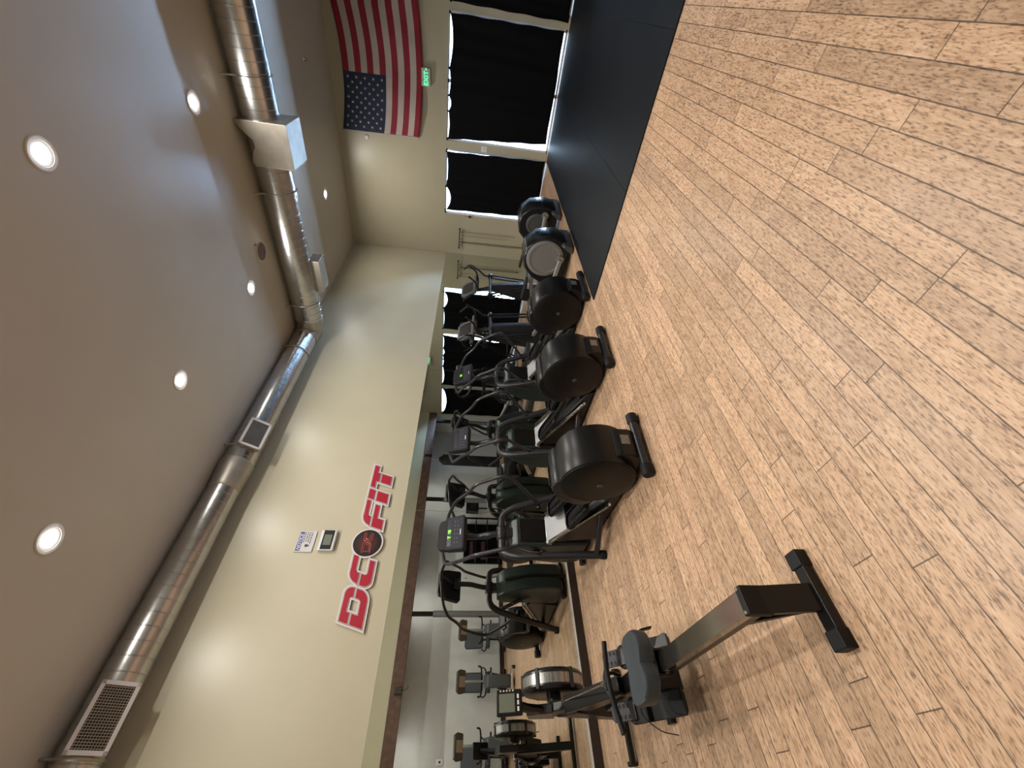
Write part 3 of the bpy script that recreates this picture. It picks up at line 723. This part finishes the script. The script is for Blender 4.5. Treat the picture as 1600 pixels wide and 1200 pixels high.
# ------------------------------------------------------------------ side-disc ellipticals further back
def disc_elliptical(label, dm, phase, dr=.275):
    T = thing('crosstrainer', label, 'elliptical trainer', (0, 0, 0), 0, 'ellipticals with side discs near the back wall')
    b = MB(); b.prism([(-.14, .12), (-.18, .30), (-.13, .54), (.0, .68), (.16, .715), (.32, .68), (.48, .54), (.60, .30), (.56, .10), (.3, .06), (-.05, .06)], -.22, .22, 'XZ', taper=(.08, .95)); b.build('drive_housing', M_shell2, T, bevel=.015, segs=3)
    for s in (-1, 1):
        c = MB(); c.lathe([(dr, 0), (dr, s*.02), (dr-.012, s*.028), (dr-.05, s*.028), (dr-.06, s*.020), (0, s*.022)], (.14, s*.215, .39), 'Y', 48); c.build('side_disc', dm, T)
    b = MB(); b.prism([(-.06, .0), (-.12, .03), (-.13, .16), (-.09, .19), (-.05, .12), (.0, .05), (.0, 0)], -.30, .30, 'XZ', taper=(.06, .8)); b.build('rear_foot', M_teal, T, bevel=.01)
    b = MB(); b.box(0, 1.9, -.09, .09, .03, .13); b.box(1.80, 1.90, -.30, .30, .02, .09); b.build('base_beam', M_teal, T, bevel=.012)
    b = MB(); b.prism([(1.45, .1), (1.88, .1), (1.84, .5), (1.72, .95), (1.66, 1.08), (1.56, 1.05), (1.50, .6)], -.055, .055, 'XZ', taper=(.1, .85)); b.build('front_column', M_frame, T, bevel=.012)
    b = MB(); b.tube([(1.62, 0, 1.0), (1.70, 0, 1.2), (1.74, 0, 1.36)], .035, 12, f=.1); b.build('mast', M_frame, T)
    b = MB(); b.tube([(1.60, -.31, 1.06), (1.60, .31, 1.06)], .03, 12); b.build('pivot_axle', M_frame, T)
    Mc = Matrix.Translation((1.70, 0, 1.48)) @ Matrix.Rotation(math.radians(32), 4, 'Y')
    c = MB(); c.prism([(-.20, -.15), (.20, -.15), (.235, .05), (.17, .17), (-.17, .17), (-.235, .05)], 0, .06, 'YZ', Mc); co = c.build('console', M_consolebig, T, bevel=.012)
    c = MB(); c.prism([(-.15, -.10), (.15, -.10), (.17, .05), (.13, .13), (-.13, .13), (-.17, .05)], -.004, .002, 'YZ', Mc); c.build('console_face', M_shell2, co, bevel=.002)
    c = MB(); c.box(-.09, .02, -.19, .19, -.20, -.165, Mc); c.build('tray', M_consolebig, co, bevel=.008)
    b = MB()
    for s in (-1, 1): b.tube([(1.70, s*.03, 1.30), (1.60, s*.17, 1.30), (1.42, s*.20, 1.36), (1.32, s*.19, 1.50)], .016, 10, f=.06)
    b.build('fixed_handlebar', M_frameblk, T)
    for s, ph in ((-1, phase), (1, phase+PI)):
        cxx, czz = .14 + .22*math.cos(ph), .39 + .22*math.sin(ph)
        sw = .16*math.cos(ph)                      # swing of the arm foot
        low = Vector((1.50+sw, s*.33, .36)); piv = Vector((1.60, s*.33, 1.06))
        b = MB()
        for d in (-.03, .03): b.tube([piv + Vector((d, 0, -.02)), low + Vector((d, 0, 0))], .016, 10)
        o = b.build('swing_arm', M_frameblk, T)
        b = MB(); b.tube([low, low + Vector((-.12, 0, -.05)), Vector((cxx, s*.30, czz))], .022, 12, f=.1, ry=.034); b.build('link_arm', M_silver2, T)
        b = MB(); b.lathe([(.055, -.02), (.06, 0), (.055, .02)], (cxx, s*.275, czz), 'Y', 20); b.build('crank_joint', M_silver2, T)
        b = MB(); b.prism([(-.19, -.07), (.17, -.08), (.2, 0), (.17, .08), (-.19, .07)], 0, .035, 'XY', Matrix.Translation(((cxx+low.x)/2+.12, s*.30, (czz+low.z)/2+.04)) @ Matrix.Rotation(-.1, 4, 'Y')); b.build('pedal', M_blackpad, T, bevel=.012)
        up = (piv - low).normalized()
        b = MB(); b.lathe([(.045, -.05), (.05, -.04), (.05, .04), (.045, .05)], tuple(piv), 'Y', 16)
        b.tube([piv, piv + up*.12, piv + up*.20 + Vector((-.06, s*.03, 0)), piv + up*.42 + Vector((-.16, s*.08, 0)), piv + up*.55 + Vector((-.04, s*.06, 0))], .017, 10, f=.05)
        b.build('moving_handle', M_frameblk, T)
    return T
M_consolebig = mat('dark_grey_console', (.085, .088, .095), .4)
M_silver2 = mat('warm_silver_paint', (.28, .275, .27), .38, .5)
t = disc_elliptical('elliptical trainer with a large pale grey side disc, beside the rubber mat', M_greydisc, PI/2-.15); t.location = (-2.62, 5.98, 0); t.rotation_euler = (0, 0, PI)
t = disc_elliptical('darker elliptical trainer with a small side disc, farthest back by the curtain', M_greydisc2, .5, .19); t.location = (-2.64, 7.30, 0); t.rotation_euler = (0, 0, PI - .06)

# ------------------------------------------------------------------ rowing machine: x forward from the rear foot
def rower():
    T = thing('rowing_machine', 'black rowing machine with a steel rail and grey seat, alone on the open floor', 'rowing machine', (-1.565, .57, 0), PI)
    def bld(b, n, m_, p=T, **k): return b.build(n, m_, p, **k)
    b = MB(); b.box(-.03, .03, -.145, .145, .004, .045); bld(b, 'rear_foot_bar', M_frameblk, smooth=False, bevel=.004)
    for s in (-1, 1):
        b = MB(); b.box(-.035, .036, s*.148-.034, s*.148+.034, 0, .052); bld(b, 'rear_foot_cap', M_blackpad, smooth=False, bevel=.005)
    b = MB(); b.prism([(-.015, .04), (.01, .04), (.060, .325), (.030, .33)], -.052, .052, 'XZ'); b.prism([(.02, .04), (.04, .05), (.20, .24), (.16, .25)], -.040, .040, 'XZ'); bld(b, 'rear_leg', M_frameblk, smooth=False, bevel=.004)
    b = MB(); b.box(.018, .056, -.054, .054, .225, .334); bld(b, 'rail_end_cap', M_blackpad, smooth=False, bevel=.006)
    b = MB()
    for s in (-1, 1): b.lathe([(.007, 0), (.006, .004), (0, .005)], (.038, s*.042, .334), 'Z', 10)
    bld(b, 'cap_screws', M_chrome)
    b = MB(); b.box(.05, 2.02, -.041, .041, .235, .312); ra = bld(b, 'monorail', M_frameblk, smooth=False, bevel=.006)
    b = MB(); b.box(.055, 1.50, -.045, .045, .312, .324); b.box(.055, 1.50, -.045, -.041, .285, .316); b.box(.055, 1.50, .041, .045, .285, .316); b.build('rail_cover', M_stainless, ra, smooth=False, bevel=.002)
    # seat
    out = []
    for k in range(48):
        a = 2*PI*k/48; rx, ry = .142, .172; n = 3.2
        x = rx*math.copysign(abs(math.cos(a))**(2/n), math.cos(a)); y = ry*math.copysign(abs(math.sin(a))**(2/n), math.sin(a))
        if x < 0: x += .040*math.exp(-(y/.045)**2)
        if x > 0: x -= .02*math.exp(-(y/.06)**2)
        out.append((x, y))
    b = MB(); secs = [(.348, .93), (.354, .97), (.41, 1.0), (.424, .985), (.431, .95)]
    cx = 1.02; rings = [[b.bm.verts.new(Vector((cx + x*k, y*k, z + .012*(abs(y)/.17)**2 + (.008 if x < -.08 else 0)))) for x, y in out] for z, k in secs]
    for r0, r1 in zip(rings, rings[1:]):
        for k in range(48): b._f([r0[k], r0[(k+1) % 48], r1[(k+1) % 48], r1[k]])
    inner = [b.bm.verts.new(Vector((cx + x*.55, y*.6, .4245))) for x, y in out]
    for k in range(48): b._f([rings[-1][k], rings[-1][(k+1) % 48], inner[(k+1) % 48], inner[k]])
    b._f(inner); b._f(rings[0][::-1]); bld(b, 'seat', M_seat)
    b = MB(); b.box(cx-.10, cx+.10, -.07, .07, .345, .378); b.box(cx-.11, cx+.11, -.066, -.052, .285, .36); b.box(cx-.11, cx+.11, .052, .066, .285, .36)
    bld(b, 'seat_carriage', M_frameblk, smooth=False, bevel=.004)
    b = MB()
    for s in (-1, 1):
        for x in (-.09, .09): b.lathe([(.016, -.008), (.018, 0), (.016, .008)], (cx+x, s*.056, .30), 'Y', 14)
    bld(b, 'seat_rollers', M_chrome)
    # foot stretchers
    for s in (-1, 1):
        Mf = Matrix.Translation((1.30, s*.135, .285)) @ Matrix.Rotation(math.radians(-42), 4, 'Y')
        b = MB(); b.prism([(-.215, -.062), (.11, -.066), (.13, -.05), (.13, .05), (.11, .066), (-.215, .062), (-.225, .04), (-.225, -.04)], -.008, .008, 'XY', Mf); fo = bld(b, 'foot_plate', M_blackpad, bevel=.003)
        b = MB(); b.prism([(-.225, -.06), (-.21, -.065), (-.16, -.05), (-.13, 0), (-.16, .05), (-.21, .065), (-.225, .06)], .008, .032, 'XY', Mf); b.build('heel_cup', M_frameblk, fo, bevel=.004)
        b = MB(); b.prism([(.08, -.046), (.225, -.046), (.24, -.03), (.24, .03), (.225, .046), (.08, .046)], .009, .017, 'XY', Mf); b.build('toe_piece', M_frame, fo, bevel=.003)
        for k in range(4):
            for y in (-.026, .026): MB().box(.118+k*.027, .132+k*.027, y-.010, y+.010, .0165, .0182, Mf).build('size_hole', M_dark, fo, smooth=False)
        b = MB(); b.tube([Mf @ Vector((.02, -s*.066, .01)), Mf @ Vector((.02, -s*.03, .07)), Mf @ Vector((.02, s*.04, .07)), Mf @ Vector((.0, s*.075, .02)), Mf @ Vector((-.05, s*.115, .01)), Mf @ Vector((-.11, s*.13, -.05))], .021, 8, f=.03, ry=.003); b.build('strap', M_frameblk, fo)
    b = MB(); b.box(1.18, 1.42, -.075, .075, .10, .24); b.box(1.32, 1.50, -.05, .05, .22, .36); bld(b, 'foot_bracket', M_frameblk, smooth=False, bevel=.008)
    # middle leg under the stretchers and front leg with wheels
    b = MB(); b.prism([(1.50, .30), (1.60, .30), (1.66, .03), (1.61, .03)], -.035, .035, 'XZ'); b.box(1.60, 1.67, -.17, .17, 0, .035); bld(b, 'middle_leg', M_frameblk, smooth=False, bevel=.004)
    b = MB(); b.prism([(2.10, .50), (2.24, .62), (2.46, .05), (2.40, .03)], -.035, .035, 'XZ'); bld(b, 'front_leg', M_frameblk, smooth=False, bevel=.005)
    b = MB(); b.cbox((2.43, 0, .038), (.055, .60, .035)); bld(b, 'front_foot_bar', M_frameblk, smooth=False, bevel=.006)
    for s in (-1, 1):
        b = MB(); b.lathe([(.025, -.015), (.034, -.012), (.034, .012), (.025, .015)], (2.455, s*.29, .036), 'Y', 18); bld(b, 'wheel', M_blackpad)
    # frame from rail up to the flywheel (y offset: flywheel cage sits on the far side, -y locally)
    b = MB(); b.prism([(1.42, .24), (1.55, .24), (2.30, .44), (2.32, .72), (2.20, .76), (2.05, .62), (1.5, .40)], -.035, .022, 'XZ'); bld(b, 'flywheel_frame', M_frameblk, smooth=False, bevel=.006)
    b = MB(); b.prism([(1.45, .36), (2.02, .585), (2.00, .62), (1.43, .40)], -.05, .05, 'XZ'); bld(b, 'chain_housing', M_frameblk, smooth=False, bevel=.006)
    yc = -.165; fc = (2.22, .635)
    b = MB(); b.lathe([(.08, -.072), (.19, -.072), (.222, -.064), (.235, -.046), (.235, -.033), (.228, -.032), (.228, .032), (.235, .033), (.235, .046), (.222, .064), (.19, .072), (.08, .072)], (fc[0], yc, fc[1]), 'Y', 48); fl = bld(b, 'flywheel_cage', M_shell2)
    b = MB(); b.lathe([(.2305, -.032), (.2305, .032)], (fc[0], yc, fc[1]), 'Y', 48, cap=False); b.build('perforated_band', M_perf, fl)
    for a in (75, 140, 205, 270, 335, 20):
        ca, sa = math.cos(math.radians(a)), math.sin(math.radians(a)); b = MB().cbox((fc[0]+.234*ca, yc, fc[1]+.234*sa), (.014, .130, .028), (0, -math.radians(a), 0)); b.build('cage_clip', M_shell2, fl, smooth=False, bevel=.003)
    b = MB(); b.lathe([(.05, -.13), (.055, .0)], (fc[0], yc+.11, fc[1]), 'Y', 20); bld(b, 'axle_hub', M_frameblk)
    b = MB(); b.prism([(2.10, .68), (2.34, .62), (2.34, .82), (2.18, .86)], -.03, .03, 'XZ'); bld(b, 'front_shield', M_frame, smooth=False, bevel=.006)
    # monitor arm and monitor
    b = MB(); b.tube([(2.18, 0, .72), (2.10, 0, .86), (2.03, -.02, .99)], .03, 8, ry=.042); bld(b, 'monitor_arm', M_frameblk)
    Mm = Matrix.Translation((2.00, -.02, 1.01)) @ Matrix.Rotation(math.radians(14), 4, 'Y')
    b = MB(); b.box(0, .035, -.075, .075, -.095, .085, Mm); mo = bld(b, 'monitor', M_shell, smooth=False, bevel=.008)
    b = MB(); b.box(-.002, .001, -.05, .055, -.045, .065, Mm); b.build('monitor_screen', M_screen, mo, smooth=False)
    b = MB()
    for k in range(5): b.box(-.003, .001, -.07, -.062, -.04+k*.022, -.03+k*.022, Mm)
    for k in range(3): b.box(-.003, .001, -.045+k*.035, -.02+k*.035, -.075, -.062, Mm)
    b.build('monitor_keys', M_text, mo, smooth=False)
    # handle and chain
    b = MB(); b.tube([(1.33, -.21, .475), (1.34, -.12, .482), (1.32, -.05, .495), (1.31, .05, .495), (1.32, .13, .48), (1.29, .25, .468)], .0155, 12, f=.05); ha = bld(b, 'handle', M_blackpad)
    b = MB(); b.box(1.31, 1.36, -.04, .04, .483, .507); b.tube([(1.33, -.09, .487), (1.38, -.02, .50), (1.38, .02, .50), (1.33, .09, .487)], .010, 8, f=.03); b.build('handle_core', M_frameblk, ha, bevel=.004)
    b = MB(); b.tube([(1.36, 0, .50), (1.42, 0, .505)], .012, 8); b.tube([(1.42, 0, .503), (2.02, -.02, .615)], .0045, 6); bld(b, 'chain', M_chrome)
    b = MB(); b.tube([(1.42, .05, .38), (1.37, .05, .44), (1.385, .05, .475), (1.40, .05, .47)], .010, 8, f=.02); b.tube([(1.42, -.05, .38), (1.37, -.05, .44), (1.385, -.05, .475), (1.40, -.05, .47)], .010, 8, f=.02); bld(b, 'handle_hook', M_frameblk)
    return T
def perf_mat():
    M = mat('perforated_steel', (.35, .35, .35), .35, .8); nt = M.node_tree; b = nt.nodes['Principled BSDF']
    tc = nt.nodes.new('ShaderNodeTexCoord'); v = nt.nodes.new('ShaderNodeTexVoronoi'); v.inputs['Scale'].default_value = 160; v.inputs['Randomness'].default_value = .2
    r = nt.nodes.new('ShaderNodeValToRGB'); r.color_ramp.elements[0].position = .35; r.color_ramp.elements[0].color = (.05, .05, .05, 1); r.color_ramp.elements[1].position = .45; r.color_ramp.elements[1].color = (.38, .38, .37, 1)
    nt.links.new(tc.outputs['Object'], v.inputs['Vector']); nt.links.new(v.outputs['Distance'], r.inputs[0]); nt.links.new(r.outputs[0], b.inputs['Base Color']); return M
M_perf = perf_mat()
rower()

# ------------------------------------------------------------------ recumbent bikes on the right, seen in the mirror
def bike():
    T = thing('recumbent_bike', '', 'exercise bike')
    b = MB(); b.tube([(0, -.24, .07), (0, .24, .07)], .028, 12); b.build('front_stabilizer', M_chrome, T)
    for s in (-1, 1): MB().lathe([(.035, -.03), (.038, 0), (.035, .03)], (0, s*.235, .07-.032), 'Y', 14).build('wheel', M_blackpad, T)
    b = MB(); b.prism([(-.02, .10), (-.03, .30), (.02, .56), (.12, .64), (.30, .60), (.50, .42), (.62, .20), (.60, .08), (.1, .05)], -.115, .115, 'XZ', taper=(.1, .9)); b.build('drive_shroud', M_teal, T, bevel=.015)
    b = MB(); b.box(.5, 1.45, -.05, .05, .08, .17); b.build('seat_rail', M_teal, T, bevel=.01)
    b = MB(); b.cbox((1.42, 0, .045), (.07, .5, .06)); b.build('rear_stabilizer', M_frameblk, T, bevel=.012)
    b = MB(); b.tube([(.16, 0, .60), (.13, 0, .86), (.18, 0, 1.10)], .026, 12, f=.1); b.build('mast', M_silver2, T)
    Mc = Matrix.Translation((.16, 0, 1.06)) @ Matrix.Rotation(math.radians(-18), 4, 'Y')
    b = MB(); b.prism([(-.19, -.05), (-.21, .07), (-.17, .13), (.17, .13), (.21, .07), (.19, -.05)], -.03, .05, 'YZ', Mc); co = b.build('console', M_consolebike, T, bevel=.015)
    b = MB(); b.box(-.036, -.029, -.09, .09, -.04, .09, Mc); b.build('console_back', M_tanplate, co, smooth=False, bevel=.004)
    b = MB(); b.tube([(.10, -.255, .76), (.09, -.25, .70), (.15, -.16, .68), (.15, .16, .68), (.09, .25, .70), (.10, .255, .76)], .016, 10, f=.03); b.build('front_handlebar', M_frameblk, T)
    b = MB(); b.prism([(.98, .42), (1.34, .40), (1.36, .48), (1.0, .50)], -.20, .20, 'XZ', taper=(.1, .9)); b.build('seat', M_seatback, T, bevel=.02)
    b = MB(); b.prism([(1.30, .56), (1.37, .56), (1.50, .98), (1.43, 1.0)], -.19, .19, 'XZ', taper=(.12, .85)); b.build('seat_back', M_seatback, T, bevel=.02)
    b = MB(); b.tube([(1.18, 0, .42), (1.25, 0, .14)], .04, 10); b.tube([(1.30, 0, .44), (1.40, 0, .60)], .025, 10); b.build('seat_post', M_frameblk, T)
    b = MB(); b.tube([(.92, -.26, .62), (1.15, -.27, .56), (1.30, -.24, .50), (1.32, 0, .47), (1.30, .24, .50), (1.15, .27, .56), (.92, .26, .62)], .015, 10, f=.06); b.build('side_handles', M_frameblk, T)
    for s in (-1, 1):
        b = MB(); b.tube([(.32, s*.12, .33), (.32 + s*.12, s*.14, .33 + s*.11)], .014, 8); cr = b.build('crank', M_frameblk, T)
        b = MB(); b.cbox((.32 + s*.13, s*.20, .34 + s*.12), (.12, .10, .025)); b.build('pedal', M_blackpad, cr, bevel=.006)
    return T
M_consolebike = mat('brown_black_console', (.035, .026, .022), .45)
M_tanplate = mat('tan_plate', (.20, .15, .11), .5)
B0 = bike()
for i, (y, lab) in enumerate(((2.98, 'grey recumbent bike in the mirror, closest to the padded steel post'),
                              (2.03, 'middle grey recumbent bike of the three seen in the mirror'),
                              (1.06, 'grey recumbent bike in the mirror, partly behind the reflected rower'))):
    t = B0 if i == 0 else copy_tree(B0)
    t.location = (.36, y, 0); t.rotation_euler = (0, 0, (.12, .18, -.05)[i]); t['label'] = lab; t['group'] = 'grey recumbent bikes on the right of the room'

# ------------------------------------------------------------------ things in the recess on the right, seen in the mirror
t = thing('heavy_bag', 'long black punching bag hanging from the timber header', 'punching bag', (XR+.18, 8.1, 0))
MB().lathe([(.05, 2.06), (.10, 1.99), (.165, 1.93), (.17, 1.90), (.17, .24), (.16, .20), (.02, .19)], n=32).build('bag_body', M_bag if 'M_bag' in globals() else M_blackpad, t)
b = MB(); b.tube([(0, 0, 2.05), (0, 0, 2.31)], .012, 8)
for a in (0, 2.1, 4.2): b.tube([(0, 0, 2.2), (.10*math.cos(a), .10*math.sin(a), 1.99)], .006, 6)
b.build('hanging_chain', M_chrome, t)
b = MB(); b.box(-.19, .06, -.04, .04, 2.30, 2.34); b.box(-.19, -.17, -.05, .05, 2.27, 2.50); b.build('bracket', M_frameblk, t, bevel=.004)
t = thing('storage_rack', 'black storage rack against the grey wall beyond the heavy bag', 'rack', (XA-.25, 5.75, 0))
b = MB()
for x in (-.2, .2):
    for y in (-.58, .58): b.box(x-.02, x+.02, y-.02, y+.02, 0, 1.12)
b.build('uprights', M_frameblk, t, smooth=False, bevel=.003)
for z in (.12, .45, .78, 1.10):
    MB().box(-.22, .22, -.6, .6, z, z+.025).build('shelf', M_frameblk, t, smooth=False, bevel=.003)
MB().box(.20, .215, -.6, .6, .12, 1.1).build('back_panel', M_frameblk, t, smooth=False)
for y, z, lab in ((5.42, .805, 'ribbed dark purple foam roller on the upper shelf of the black rack'), (5.42, .475, 'ribbed dark purple foam roller on the middle shelf of the black rack')):
    b = MB(); pr = []
    h = -.22
    while h < .22: pr += [(.085, h), (.085, h+.02), (.078, h+.024), (.078, h+.032)]; h += .036
    b.lathe(pr, (XA-.28, y, z+.085), 'Y', 24); tag(b.build('foam_roller', M_purple), lab, 'foam roller', 'purple foam rollers on the rack')
t = thing('floor_speaker', 'small black speaker cabinet on a stand beside the storage rack', 'speaker', (XA-.3, 6.75, 0))
MB().cbox((0, 0, .92), (.26, .24, .38)).build('cabinet', M_shell, t, bevel=.01); MB().lathe([(.08, -.134), (.085, -.130)], (0, 0, .88), 'X', 24).build('cone', M_dark, t)
b = MB(); b.tube([(0, 0, .02), (0, 0, .74)], .02, 10); b.lathe([(.15, 0), (.15, .02), (.03, .03)], n=24); b.build('stand', M_frameblk, t)
t = thing('wall_speaker', 'small dark box with a hanging wire fixed on the timber header', 'speaker', (XR-.05, 2.02, 2.37))
MB().cbox((0, 0, 0), (.10, .13, .15)).build('box', M_consolebike, t, bevel=.01)
MB().tube([(-.02, 0, -.07), (-.03, .01, -.16), (-.03, .05, -.20), (-.03, .09, -.19)], .005, 6, f=.03).build('wire', M_frameblk, t)
t = thing('wall_switch', 'pale switch plate on the grey wall at the picture edge, seen in the mirror', 'light switch', (XA, .98, 1.42))
MB().cbox((-.006, 0, 0), (.012, .10, .14)).build('plate', M_white, t, bevel=.003); MB().cbox((-.014, 0, 0), (.008, .03, .04)).build('toggle', M_frameblk, t)
tag(MB().tube([(XA, 4.75, 1.02), (XA-.05, 4.75, 1.02), (XA-.06, 4.75, 1.06)], .008, 8, f=.02).build('coat_hook', M_frameblk), 'single small dark hook on the grey wall right of the storage rack', 'hook')
